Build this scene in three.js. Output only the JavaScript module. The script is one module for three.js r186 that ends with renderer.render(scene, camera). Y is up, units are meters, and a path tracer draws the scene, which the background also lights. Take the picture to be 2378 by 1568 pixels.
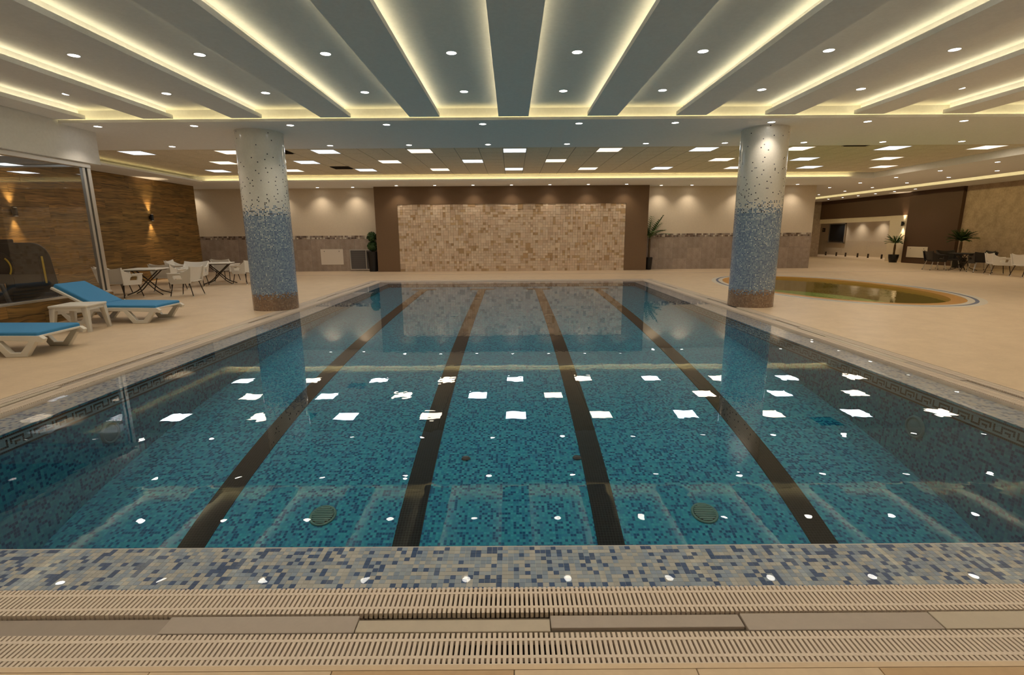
import * as THREE from 'three';
import { RoundedBoxGeometry } from 'three/addons/geometries/RoundedBoxGeometry.js';
import { mergeGeometries } from 'three/addons/utils/BufferGeometryUtils.js';
import { RectAreaLightUniformsLib } from 'three/addons/lights/RectAreaLightUniformsLib.js';

// ------------------------------------------------------------------ camera, exposure
const renderer = new THREE.WebGLRenderer();
renderer.toneMapping = THREE.LinearToneMapping;
renderer.toneMappingExposure = 1.45;
renderer.shadowMap.enabled = true;
RectAreaLightUniformsLib.init();
const scene = new THREE.Scene();
scene.background = new THREE.Color(0x000000);
const camera = new THREE.PerspectiveCamera(2 * Math.atan(784 / 1157) * 180 / Math.PI, 2378 / 1568, 0.05, 120);
camera.position.set(0, 1.40, 0);
camera.rotation.order = 'YXZ';
camera.rotation.set(-11.53 * Math.PI / 180, 0, -0.38 * Math.PI / 180);
scene.add(camera);

// light levels (radiance of panels and strips, intensity of spots)
const COL_WARM = new THREE.Color(1, 0.82, 0.60), COL_COOL = new THREE.Color(0.86, 0.94, 1.0), COL_SPOT = new THREE.Color(1, 0.85, 0.67), COL_COVE = new THREE.Color(1, 0.80, 0.36);
const PANEL = 6.8, SPOT = 1.5, COVE = 6.6;

// ------------------------------------------------------------------ helpers
function rng(seed) { let a = seed >>> 0; return () => { a = (a + 0x6D2B79F5) | 0; let t = Math.imul(a ^ (a >>> 15), 1 | a); t = (t + Math.imul(t ^ (t >>> 7), 61 | t)) ^ t; return ((t ^ (t >>> 14)) >>> 0) / 4294967296; }; }
const R0 = rng(7);
const ORD = ['first', 'second', 'third', 'fourth', 'fifth', 'sixth', 'seventh', 'eighth', 'ninth', 'tenth', 'eleventh', 'twelfth', 'thirteenth', 'fourteenth', 'fifteenth'];
const used = {};
function numbered(n) { const k = used[n] = (used[n] ?? -1) + 1; return k ? n + '_' + String(k).padStart(3, '0') : n; }
function shade(o) { o.castShadow = true; o.receiveShadow = true; return o; }
function mesh(name, geo, mat, parent) { const m = shade(new THREE.Mesh(geo, mat)); m.name = name; if (parent) parent.add(m); return m; }
function thing(name, label, category, pos = [0, 0, 0], turn = 0, group) {
  const g = new THREE.Group(); g.name = numbered(name); g.position.set(...pos); g.rotation.y = turn;
  g.userData = { label, category }; if (group) g.userData.group = group; scene.add(g); return g;
}
function struct(name, geo, mat, label, category) {
  const m = geo ? mesh(numbered(name), geo, mat) : new THREE.Group(); m.name = geo ? m.name : numbered(name);
  m.userData = { kind: 'structure', label, category }; scene.add(m); return m;
}
function dup(src, pos, turn, label) {
  const c = src.clone(); c.name = numbered(src.name.replace(/_\d{3}$/, '')); c.userData = { ...src.userData }; c.position.set(...pos); c.rotation.y = turn;
  if (label) c.userData.label = label; scene.add(c); return c;
}
function bx(x0, x1, y0, y1, z0, z1) { const g = new THREE.BoxGeometry(Math.abs(x1 - x0), Math.abs(y1 - y0), Math.abs(z1 - z0)); g.translate((x0 + x1) / 2, (y0 + y1) / 2, (z0 + z1) / 2); return g; }
function rbx(x0, x1, y0, y1, z0, z1, r = 0.01, s = 2) { const g = new RoundedBoxGeometry(Math.abs(x1 - x0), Math.abs(y1 - y0), Math.abs(z1 - z0), s, r); g.translate((x0 + x1) / 2, (y0 + y1) / 2, (z0 + z1) / 2); return g; }
function muv(geo) { // uv in metres, by the way each face points
  const g = geo.index ? geo.toNonIndexed() : geo, p = g.attributes.position; g.computeVertexNormals();
  const n = g.attributes.normal, uv = new Float32Array(p.count * 2);
  for (let i = 0; i < p.count; i++) {
    const ax = Math.abs(n.getX(i)), ay = Math.abs(n.getY(i)), az = Math.abs(n.getZ(i));
    if (ay >= ax && ay >= az) { uv[2 * i] = p.getX(i); uv[2 * i + 1] = -p.getZ(i); } else if (ax >= az) { uv[2 * i] = p.getZ(i); uv[2 * i + 1] = p.getY(i); } else { uv[2 * i] = p.getX(i); uv[2 * i + 1] = p.getY(i); }
  }
  g.setAttribute('uv', new THREE.BufferAttribute(uv, 2)); return g;
}
function merge(list) { return mergeGeometries(list.map((g) => { const q = g.index ? g.toNonIndexed() : g.clone(); for (const k of Object.keys(q.attributes)) if (!['position', 'normal', 'uv', 'color'].includes(k)) q.deleteAttribute(k); return q; })); }
function paint(geo, c) { const n = geo.attributes.position.count, a = new Float32Array(n * 3); for (let i = 0; i < n; i++) a.set(c, 3 * i); geo.setAttribute('color', new THREE.BufferAttribute(a, 3)); return geo; }
function bar(a, b, r, seg = 8, r2 = r) { const A = new THREE.Vector3(...a), B = new THREE.Vector3(...b), d = B.clone().sub(A), g = new THREE.CylinderGeometry(r2, r, d.length(), seg); g.applyQuaternion(new THREE.Quaternion().setFromUnitVectors(new THREE.Vector3(0, 1, 0), d.clone().normalize())); g.translate((A.x + B.x) / 2, (A.y + B.y) / 2, (A.z + B.z) / 2); return g; }
function tube(pts, r, n = 24, seg = 8) { return new THREE.TubeGeometry(new THREE.CatmullRomCurve3(pts.map((p) => new THREE.Vector3(...p))), n, r, seg); }
function lathe(pts, seg = 32) { return new THREE.LatheGeometry(pts.map((p) => new THREE.Vector2(...p)), seg); }
function dataTex(w, h, fn, { srgb = true, repeat = [1, 1], mip = true } = {}) {
  const d = new Uint8Array(w * h * 4);
  for (let y = 0; y < h; y++) for (let x = 0; x < w; x++) { const c = fn(x, y), i = 4 * (y * w + x); d[i] = c[0]; d[i + 1] = c[1]; d[i + 2] = c[2]; d[i + 3] = 255; }
  const t = new THREE.DataTexture(d, w, h); t.magFilter = THREE.LinearFilter; t.minFilter = THREE.LinearFilter; t.wrapS = t.wrapT = THREE.RepeatWrapping;
  if (srgb) t.colorSpace = THREE.SRGBColorSpace; t.repeat.set(...repeat); t.needsUpdate = true; return t;
}
function noise(n, seed) { // tileable value noise on an n x n lattice
  const r = rng(seed), v = Float32Array.from({ length: n * n }, () => r()), s = (t) => t * t * (3 - 2 * t);
  return (x, y) => { const xi = Math.floor(x), yi = Math.floor(y), fx = s(x - xi), fy = s(y - yi), m = (k) => ((k % n) + n) % n, g = (i, j) => v[m(j) * n + m(i)]; return (g(xi, yi) * (1 - fx) + g(xi + 1, yi) * fx) * (1 - fy) + (g(xi, yi + 1) * (1 - fx) + g(xi + 1, yi + 1) * fx) * fy; };
}
function noise2(nx, ny, seed) { // tileable, nx by ny cells
  const r = rng(seed), v = Float32Array.from({ length: nx * ny }, () => r()), s = (t) => t * t * (3 - 2 * t), g = (i, j) => v[(((j % ny) + ny) % ny) * nx + (((i % nx) + nx) % nx)];
  return (x, y) => { const xi = Math.floor(x), yi = Math.floor(y), fx = s(x - xi), fy = s(y - yi); return (g(xi, yi) * (1 - fx) + g(xi + 1, yi) * fx) * (1 - fy) + (g(xi, yi + 1) * (1 - fx) + g(xi + 1, yi + 1) * fx) * fy; };
}
const M = (o) => new THREE.MeshStandardMaterial(o);
const P = (o) => new THREE.MeshPhysicalMaterial(o);
const lin = (r, g, b) => new THREE.Color().setRGB(r, g, b);

// ------------------------------------------------------------------ textures
const n16 = noise(16, 1), n64 = noise(64, 2), n128 = noise(128, 3), n256 = noise(256, 4);
const texFloor = dataTex(1024, 1024, (x, y) => { const a = n16(x / 64, y / 64) * 8 + n64(x / 16, y / 16) * 6 + n256(x / 4, y / 4) * 5; const k = a - 9; return [214 + k, 191 + k, 161 + k * 0.9]; }, { repeat: [1 / 3, 1 / 3] });
const texPlaster = dataTex(512, 512, (x, y) => { const k = n64(x / 8, y / 8) * 5 + n256(x / 2, y / 2) * 4 - 4; return [235 + k, 235 + k, 235 + k]; }, { repeat: [1 / 2, 1 / 2] });
const texStucco = dataTex(1024, 1024, (x, y) => { const k = n16(x / 64, y / 64) * 20 + n64(x / 16, y / 16) * 16 + n256(x / 4, y / 4) * 14 - 25; return [182 + k, 162 + k * 0.95, 138 + k * 0.9]; }, { repeat: [1 / 3, 1 / 3] });
const texTile = dataTex(512, 512, (x, y) => { const k = n64(x / 8, y / 8) * 16 + n256(x / 2, y / 2) * 26 - 20; return [222 + k, 214 + k, 196 + k]; }, { repeat: [1 / 1.2, 1 / 1.2] });
const texGreyTile = dataTex(512, 512, (x, y) => { const k = n16(x / 32, y / 32) * 18 + n64(x / 8, y / 8) * 12 + n256(x / 2, y / 2) * 8 - 18; return [166 + k, 150 + k, 136 + k]; }, { repeat: [1 / 1.8, 1 / 1.8] });
const wa = noise2(8, 256, 51), wb = noise2(4, 96, 52), wc = noise2(16, 512, 53), wd = noise2(6, 128, 54), we = noise2(8, 8, 55);
const texWood = dataTex(1024, 1024, (x, y) => { // grain along u, 2 m x 2 m
  const u = x / 1024, v = y / 1024, w = v + (we(u * 8, v * 8) - 0.5) * 0.03, st = Math.max(0, wd(u * 6, w * 128) - 0.66) * 2.6, k = 0.62 + wa(u * 8, w * 256) * 0.26 + wb(u * 4, w * 96) * 0.42 + wc(u * 16, w * 512) * 0.18 - st * 0.5;
  return [Math.max(24, Math.min(255, 140 * k)), Math.max(18, Math.min(255, 108 * k)), Math.max(8, Math.min(255, 58 * k))];
}, { repeat: [1 / 2, 1 / 2] });
const texWoodBump = dataTex(512, 512, (x, y) => { const s = n256(x / 32, y / 2) * 150 + n64(x / 32, y / 6) * 100; return [s, s, s]; }, { srgb: false, repeat: [1 / 2, 1 / 2] });
function mosaic(side, px, seed, pick, grout) { // side tiles across, px pixels a tile
  const r = rng(seed), col = Array.from({ length: side * side }, () => pick(r));
  return (x, y) => { const i = Math.floor(x / px) % side, j = Math.floor(y / px) % side; return (x % px === 0 || y % px === 0) ? grout : col[j * side + i]; };
}
const TILE = 0.025;
const ledgeTones = [[174, 174, 170], [148, 160, 172], [134, 151, 171], [58, 82, 122]];
const pickLedge = (r) => { const k = r(), v = (r() - 0.5) * 10, t = k < 0.34 ? ledgeTones[0] : k < 0.60 ? ledgeTones[1] : k < 0.80 ? ledgeTones[2] : ledgeTones[3]; return t.map((c) => c + v); };
const texLedge = dataTex(1024, 1024, mosaic(128, 8, 21, pickLedge, [172, 176, 176]), { repeat: [1 / (128 * TILE), 1 / (128 * TILE)] });
const WATER_TINTED_TONES = [[46, 138, 162], [38, 126, 156], [34, 112, 150], [20, 76, 118]];  // teal tint of the deep water is painted into these tile tones
const pickPool = (r) => { const k = r(), v = (r() - 0.5) * 12, t = k < 0.28 ? WATER_TINTED_TONES[0] : k < 0.55 ? WATER_TINTED_TONES[1] : k < 0.72 ? WATER_TINTED_TONES[2] : WATER_TINTED_TONES[3]; return t.map((c) => c + v); };
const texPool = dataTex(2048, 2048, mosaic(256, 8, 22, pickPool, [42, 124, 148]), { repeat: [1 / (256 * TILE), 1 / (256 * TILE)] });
const texLane = dataTex(64, 64, (x, y) => { const e = x % 8 === 0 || y % 8 === 0; const v = ((Math.floor(x / 8) * 7 + Math.floor(y / 8) * 13) % 5) * 2; return e ? [58, 62, 61] : [8 + v, 11 + v, 12 + v]; }, { repeat: [1 / (8 * TILE), 1 / (8 * TILE)] });
// Greek key band: one period of 12 x 7 mosaic tiles
const KEY = ['############', '............', '#######.#...', '#.....#.#...', '#.###.#.#...', '#...#...####', '............', '############'];
const texKey = dataTex(96, 64, (x, y) => { const i = Math.floor(x / 8), j = 7 - Math.floor(y / 8); const e = x % 8 === 0 || y % 8 === 0; return e ? [88, 120, 134] : KEY[j][i] === '#' ? [20, 30, 40] : [104, 142, 158]; }, {});
function columnTex(seed) {
  const nu = 106, nv = 134, px = 8, r = rng(seed), col = [];
  for (let j = 0; j < nv; j++) for (let i = 0; i < nu; i++) {
    const h = j / nv, k = r(), q = r(); let c; // h from floor to ceiling
    const white = [238, 236, 228], dk = [62, 62, 70], b1 = [104, 130, 166], b2 = [138, 161, 184], b3 = [74, 99, 144], lt = [196, 208, 212];
    if (h < 0.085 + (k - 0.5) * 0.05) c = q < 0.5 ? [132, 98, 72] : q < 0.8 ? [112, 82, 62] : [150, 122, 98];
    else if (h < 0.34) c = q < 0.45 ? b1 : q < 0.75 ? b2 : q < 0.97 ? b3 : lt;
    else if (h < 0.53) { const t = (h - 0.34) / 0.19; c = q < 0.16 + 0.26 * t ? (k < 0.5 ? lt : b2) : k < 0.45 ? b1 : k < 0.7 ? b3 : b2; }
    else if (h < 0.60) { const t = (h - 0.53) / 0.07; c = q < 0.35 + 0.5 * t ? white : k < 0.5 ? b1 : k < 0.75 ? dk : b2; }
    else { const t = (h - 0.60) / 0.40, p = 0.10 * Math.pow(1 - t, 3.2) + 0.015; c = q < p ? (k < 0.6 ? dk : [120, 120, 128]) : white; }
    const v = (r() - 0.5) * 8; col.push(c.map((a) => Math.max(0, Math.min(255, a + v))));
  }
  return dataTex(nu * px, nv * px, (x, y) => { const i = Math.floor(x / px), j = Math.floor(y / px), c = col[j * nu + i]; const e = x % px < 2 || y % px < 2; return e ? (j / nv > 0.56 ? [228, 226, 218] : j / nv < 0.09 ? [160, 146, 132] : [172, 184, 194]) : c; }, {});
}
const ripples = (() => { // small wave field, normals
  const n = 1024, h = new Float32Array(n * n), a = noise(32, 31), b = noise(64, 32), c = noise(128, 33), m = noise(8, 34);
  for (let y = 0; y < n; y++) for (let x = 0; x < n; x++) { const k = Math.pow(m(x / 128, y / 128), 2.0); h[y * n + x] = a(x / 32, y / 32) * 0.5 + b(x / 16 + 3, y / 16) * (0.35 + 1.3 * k) + c(x / 8, y / 8) * (0.15 + 1.3 * k); }
  return dataTex(n, n, (x, y) => { const g = (i, j) => h[((j + n) % n) * n + ((i + n) % n)], dx = (g(x + 1, y) - g(x - 1, y)) * 1.8, dy = (g(x, y + 1) - g(x, y - 1)) * 1.8, l = Math.hypot(dx, dy, 1); return [128 - 127 * dx / l, 128 - 127 * dy / l, 128 + 127 / l]; }, { srgb: false, repeat: [1 / 5.12, 1 / 5.12] });
})();

// ------------------------------------------------------------------ materials
const mFloor = M({ map: texFloor, roughness: 0.42 });
const mDeckTile = M({ map: texFloor, roughness: 0.42, color: 0xe8dccb });
const mWhitePlaster = M({ map: texPlaster, color: lin(0.99, 0.99, 0.98), roughness: 0.9 });
const mCeilTile = M({ map: texTile, color: lin(0.95, 0.93, 0.88), roughness: 0.95 });
const mGrid = M({ color: lin(0.34, 0.31, 0.26), roughness: 0.8 });
const mBeigeWall = M({ map: texPlaster, color: lin(0.82, 0.70, 0.53), roughness: 0.75 });
const mStucco = M({ map: texStucco, roughness: 0.85 });
const mBrown = M({ map: texPlaster, color: lin(0.215, 0.128, 0.063), roughness: 0.7 });
const mBrownDark = M({ map: texPlaster, color: lin(0.11, 0.058, 0.032), roughness: 0.65 });
const mGreyTile = [0.86, 0.93, 1.0].map((k) => M({ map: texGreyTile, color: lin(k, k, k), roughness: 0.4 }));
const mGreyWall = M({ map: texGreyTile, roughness: 0.5 });
const mWood = [[1, 1, 1], [0.86, 0.84, 0.8], [1.12, 1.06, 1.0], [0.95, 0.98, 0.98]].map((c) => M({ map: texWood, bumpMap: texWoodBump, bumpScale: 0.001, color: lin(...c.map((k) => k * 0.82)), roughness: 0.55 }));
const mWoodBack = M({ color: lin(0.06, 0.04, 0.022), roughness: 0.9 });
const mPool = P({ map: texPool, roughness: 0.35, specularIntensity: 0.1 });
const mLedge = M({ map: texLedge, roughness: 0.3 });
const mGrout = M({ color: lin(0.40, 0.41, 0.40), roughness: 0.8 });
const mLane = P({ map: texLane, roughness: 0.35, specularIntensity: 0.1 });
const mKey = P({ map: texKey, roughness: 0.35, specularIntensity: 0.1 });
const mGrate = M({ color: lin(0.70, 0.60, 0.50), roughness: 0.5 });
const mChannel = M({ color: lin(0.20, 0.165, 0.125), roughness: 0.8 });
const mStripTile = [lin(0.62, 0.54, 0.43), lin(0.50, 0.43, 0.37), lin(0.40, 0.34, 0.29)].map((c) => M({ map: texPlaster, color: c, roughness: 0.4 }));
const mWhitePlastic = M({ color: lin(0.78, 0.74, 0.66), roughness: 0.42 });
const mBlackPlastic = M({ color: lin(0.020, 0.017, 0.014), roughness: 0.45 });
const mBlue = M({ color: lin(0.045, 0.25, 0.52), roughness: 0.75 });
const mAlu = M({ color: lin(0.62, 0.60, 0.56), metalness: 0.9, roughness: 0.32 });
const mChrome = M({ color: lin(0.75, 0.74, 0.72), metalness: 1, roughness: 0.15 });
const mDarkMetal = M({ color: lin(0.05, 0.035, 0.025), metalness: 0.4, roughness: 0.45 });
const mBlackMetal = M({ color: lin(0.012, 0.012, 0.013), metalness: 0.3, roughness: 0.35 });
const mPot = M({ color: lin(0.010, 0.009, 0.009), roughness: 0.35 });
const mSoil = M({ color: lin(0.03, 0.02, 0.012), roughness: 1 });
const mTrunk = M({ color: lin(0.13, 0.08, 0.04), roughness: 0.9 });
const mLeaf = [lin(0.045, 0.10, 0.018), lin(0.03, 0.075, 0.014), lin(0.07, 0.13, 0.022)].map((c) => M({ color: c, roughness: 0.6 }));
const mGlass = P({ color: 0xffffff, transmission: 1, thickness: 0, roughness: 0.0, ior: 1.5 });
const mYellow = M({ color: lin(0.55, 0.38, 0.04), roughness: 0.5 });
const mOrange = M({ color: lin(0.52, 0.25, 0.05), roughness: 0.35 });
const mRingWhite = M({ color: lin(0.66, 0.60, 0.50), roughness: 0.35 });
const mRingBlue = M({ color: lin(0.10, 0.14, 0.24), roughness: 0.35 });
const mUnder = P({ color: lin(0.06, 0.18, 0.25), roughness: 0.6, specularIntensity: 0.1 });
const mDrain = M({ color: lin(0.035, 0.14, 0.135), roughness: 0.5 });
const mKidFloor = M({ color: lin(0.50, 0.56, 0.15), roughness: 0.4 });
const mGlow = (c, k) => M({ color: 0x000000, emissive: c, emissiveIntensity: k, roughness: 1 });
const mLens = mGlow(new THREE.Color(1, 0.95, 0.86), 11);
const mPanelWarm = mGlow(COL_WARM, 1.2), mPanelCool = mGlow(COL_COOL, 1.2), mStrip = mGlow(COL_COVE, 1.5), mSconceGlow = mGlow(new THREE.Color(1, 0.86, 0.66), 5);

// ------------------------------------------------------------------ light builders
function spot(parent, x, y, z, k, angle = 0.95, pen = 0.75, down = -1, c = COL_SPOT) {
  const s = new THREE.SpotLight(c, k, 0, angle, pen, 2); s.position.set(x, y, z); s.castShadow = true; s.shadow.radius = 2;
  const w = parent.localToWorld(new THREE.Vector3(x, y, z)); s.target.position.set(w.x, w.y + down, w.z); parent.add(s); s.name = 'lamp_light'; return s;
}
const gRing = lathe([[0.058, 0.004], [0.060, -0.004], [0.074, -0.004], [0.076, 0.004]], 24), gLens = new THREE.CircleGeometry(0.059, 24); gLens.rotateX(Math.PI / 2);
function downlight(x, y, z, label, group, k = SPOT) {
  const t = thing('recessed_downlight', label, 'downlight', [x, y, z], 0, group); t.updateMatrixWorld();
  mesh('trim_ring', gRing, mWhitePlaster, t); mesh('lens', gLens, mLens, t).position.y = -0.001; spot(t, 0, -0.03, 0, k); return t;
}
function areaUp(parent, x, y, z, w, l, c, k, up = 1) { const a = new THREE.RectAreaLight(c, k, w, l); a.position.set(x, y, z); a.rotation.x = up * Math.PI / 2; a.name = 'strip_light'; parent.add(a); return a; }

// ------------------------------------------------------------------ main dimensions
const WL = -0.02, LEDGE = -0.05, PX = 3.86, OX = 4.2, ZN = -2.13, ZNO = -1.79, ZF = -15.6, ZFO = -15.95;
const G1 = 0.148, ST = 0.09, G2 = 0.142, GW = G1 + ST + G2;
const SOF = 3.335, MAIN = 3.55, TILEY = 3.54;
const depth = (z) => Math.min(1.25, -0.139 + 4.36 / -z); // apparent depth, water refraction built into the shape; floor rises away from the deck
const KC = [8.40, -13.53], KA = 2.51, KB = 4.04;

// ------------------------------------------------------------------ floor
{
  const s = new THREE.Shape([[-13.4, 3.6], [22.5, 3.6], [22.5, -37], [-13.4, -37]].map(([x, z]) => new THREE.Vector2(x, -z)));
  const xo = OX + GW, zn = ZNO + GW, zf = ZFO - GW;
  s.holes.push(new THREE.Path([[-xo, zn], [xo, zn], [xo, zf], [-xo, zf]].map(([x, z]) => new THREE.Vector2(x, -z))));
  const e = new THREE.Path(); e.absellipse(KC[0], -KC[1], KA, KB, 0, Math.PI * 2); s.holes.push(e);
  // the strip of deck in front of the pool is laid tile by tile
  s.holes.push(new THREE.Path([[-4.2, 1.0], [4.2, 1.0], [4.2, zn + 0.02], [-4.2, zn + 0.02]].map(([x, z]) => new THREE.Vector2(x, -z))));
  const g = new THREE.ExtrudeGeometry(s, { depth: 0.25, bevelEnabled: false, curveSegments: 96 }); g.rotateX(-Math.PI / 2); g.translate(0, -0.25, 0);
  const floor = struct('floor', muv(g), mFloor, 'beige stone tiled pool deck', 'floor');
  mesh('tile_bed', bx(-4.2, 4.2, -0.25, -0.006, zn + 0.02, 1.0), mChannel, floor);
  const tw = 0.6, gt = muv(rbx(-tw / 2 + 0.0015, tw / 2 - 0.0015, -0.02, 0, -tw / 2 + 0.0015, tw / 2 - 0.0015, 0.002, 1));
  for (let j = 0; j < 4; j++) for (let i = 0; i < 14; i++) { const m = mesh('floor_tile', gt, (i * 7 + j * 3) % 3 ? mFloor : mDeckTile, floor); m.position.set(-3.9 + i * tw, 0, zn + 0.02 + tw / 2 + j * tw); }
  mesh('border_groove', bx(-11, 18, 0, 0.002, -18.83, -18.75), mStripTile[1], floor);
}
// ------------------------------------------------------------------ pool shell
{
  const basin = struct('pool_basin', null, null, 'sunken swimming pool basin lined with blue glass mosaic, water tint in its colour', 'pool');
  const B = -2.6;
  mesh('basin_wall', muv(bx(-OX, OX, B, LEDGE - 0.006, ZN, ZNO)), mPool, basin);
  const key = (g) => { const p = g.attributes.position, n = g.attributes.normal, u = g.attributes.uv; for (let i = 0; i < p.count; i++) u.setXY(i, (Math.abs(n.getX(i)) > 0.5 ? p.getZ(i) : p.getX(i)) / 0.195, (p.getY(i) - (LEDGE - 0.145)) / 0.13); return g; };
  for (const s of [-1, 1]) {
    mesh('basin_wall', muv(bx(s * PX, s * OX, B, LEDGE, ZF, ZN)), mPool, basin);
    mesh('ledge_top', muv(bx(s * PX, s * OX, LEDGE, LEDGE + 0.004, ZF, ZN)), mLedge, basin);
    mesh('key_band', key(bx(s * (PX - 0.004), s * PX, LEDGE - 0.145, LEDGE - 0.015, ZF, ZN)), mKey, basin);
  }
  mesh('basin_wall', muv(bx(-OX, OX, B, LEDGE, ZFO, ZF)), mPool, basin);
  mesh('ledge_top', muv(bx(-OX, OX, LEDGE, LEDGE + 0.004, ZFO, ZF)), mLedge, basin);
  mesh('key_band', key(bx(-PX, PX, LEDGE - 0.145, LEDGE - 0.015, ZF, ZF + 0.004)), mKey, basin);
  // sloping pool floor
  const fg = new THREE.PlaneGeometry(2 * PX, ZN - ZF, 1, 80); fg.rotateX(-Math.PI / 2); fg.translate(0, 0, (ZN + ZF) / 2);
  { const p = fg.attributes.position; for (let i = 0; i < p.count; i++) p.setY(i, WL - depth(p.getZ(i))); }
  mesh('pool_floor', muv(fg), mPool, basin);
  mesh('pool_base', bx(-PX, PX, B - 0.1, B, ZF, ZN), mChannel, basin);
  const strip = (x0, x1, z0, z1) => { const g = new THREE.BoxGeometry(x1 - x0, 0.012, z1 - z0, 1, 1, Math.ceil((z1 - z0) / 0.17)); g.translate((x0 + x1) / 2, 0, (z0 + z1) / 2); const p = g.attributes.position; for (let i = 0; i < p.count; i++) p.setY(i, p.getY(i) + WL - depth(p.getZ(i)) + 0.002); return muv(g); };
  for (const x of [-2.63, -0.88, 0.80, 2.54]) {
    mesh('lane_line', merge([strip(x - 0.11, x + 0.11, -14.85, -3.55), strip(x - 0.36, x + 0.36, -15.07, -14.85), strip(x - 0.36, x + 0.36, -3.55, -3.75 + 0.42)]), mLane, basin);
  }
  // fittings in the pool
  const inlet = (x, z, r, name, label) => { const t = thing(name, label, 'drain', [x, WL - depth(z) + 0.004, z], 0, name === 'floor_drain' ? 'round drains between the lane lines' : undefined); t.rotation.x = Math.atan((depth(z + 0.1) - depth(z - 0.1)) / 0.2); return t; };
  for (const [x, z] of [[-1.66, -3.95], [1.67, -3.95]]) {
    const t = inlet(x, z, 0.14, 'floor_drain', 'round slotted drain cover on the pool floor, ' + (x < 0 ? 'lounger side' : 'oval pool side') + ' of the middle lanes');
    mesh('rim', lathe([[0.09, 0], [0.10, 0.01], [0.112, 0.01], [0.116, 0]], 28), mDrain, t);
    const sl = []; for (let k = -4; k <= 4; k++) { const w = Math.sqrt(0.0081 - (k * 0.02) ** 2); sl.push(bx(-w, w, 0.004, 0.010, k * 0.02 - 0.007, k * 0.02 + 0.007)); } mesh('grid', merge(sl), mDrain, t);
    mesh('sump', new THREE.CircleGeometry(0.098, 24).rotateX(-Math.PI / 2).translate(0, 0.002, 0), mDarkMetal, t);
  }
  for (const [x, z] of [[-0.475, -4.7], [0.65, -4.7]]) { const t = thing('floor_inlet', 'small dark round inlet between the middle lane lines, ' + (x < 0 ? 'lounger side' : 'oval pool side'), 'inlet', [x, WL - depth(z) + 0.004, z], 0, 'dark floor inlets'); mesh('cap', lathe([[0, 0.014], [0.035, 0.012], [0.045, 0]], 20), mBlackMetal, t); }
  for (const s of [-1, 1]) { const t = thing('underwater_light', 'round underwater lamp niche in the mosaic wall ' + (s < 0 ? 'facing the pale oval pool' : 'on the same side as the oval pool'), 'pool lamp', [s * (PX - 0.002), -0.42, -4.5]); const q = lathe([[0.085, 0.01], [0.09, 0.018], [0.105, 0.018], [0.112, 0]], 28); q.rotateZ(s * Math.PI / 2); mesh('rim', q, mUnder, t); const l = new THREE.SphereGeometry(0.16, 24, 8, 0, Math.PI * 2, 0, 0.57); l.translate(0, -0.128, 0); l.rotateZ(s * Math.PI / 2); mesh('lens', l, mUnder, t); }
  // near ledge: glass mosaic, laid tile by tile
  const ledge = new THREE.Group(); ledge.name = 'near_ledge'; basin.add(ledge);
  mesh('grout_bed', bx(-OX, OX, LEDGE - 0.006, LEDGE + 0.001, ZN, ZNO), mGrout, ledge);
  const rr = rng(77), gt = bx(-0.0118, 0.0118, -0.004, 0, -0.0118, 0.0118), tone = ledgeTones.map((c) => new THREE.Color().setRGB(...c.map((v) => v / 255), THREE.SRGBColorSpace));
  const mTone = tone.flatMap((c) => [0.93, 1.06].map((k) => M({ color: c.clone().multiplyScalar(k), roughness: 0.25 }))), mVary = M({ vertexColors: true, roughness: 0.25 });
  const all = [];
  for (let j = 0; j < 13; j++) for (let i = 0; i < 336; i++) { const k = rr(), t = k < 0.34 ? 0 : k < 0.60 ? 1 : k < 0.79 ? 2 : 3; all.push([-OX + (i + 0.5) * TILE, ZNO - (j + 0.5) * TILE - 0.006, t, rr() < 0.5 ? 0 : 1]); }
  all.sort((a, b) => Math.hypot(a[0], a[1]) - Math.hypot(b[0], b[1]));
  for (const [x, z, t, v] of all.slice(0, 300)) mesh('mosaic_tile', gt, mTone[t * 2 + v], ledge).position.set(x, LEDGE + 0.002, z);
  const rest = all.slice(300).map(([x, z, t, v]) => { const g = gt.clone(); g.translate(x, LEDGE + 0.002, z); const c = tone[t], k = v ? 1.06 : 0.93; return paint(g, [c.r * k, c.g * k, c.b * k]); });
  mesh('mosaic_tiles', merge(rest), mVary, ledge).userData.kind = 'stuff';
}
// water
{
  const mWater = P({ color: 0xffffff, transmission: 1, thickness: 0, roughness: 0, ior: 1.33, normalMap: ripples, normalScale: new THREE.Vector2(0.006, 0.006) });
  const g = new THREE.PlaneGeometry(2 * OX - 0.004, ZNO - ZFO - 0.004); g.rotateX(-Math.PI / 2); g.translate(0, WL, (ZNO + ZFO) / 2);
  const w = mesh('pool_water', muv(g), mWater); w.userData = { label: 'clear still water filling the long swimming pool', category: 'water', kind: 'stuff' }; scene.add(w);
}
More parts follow.
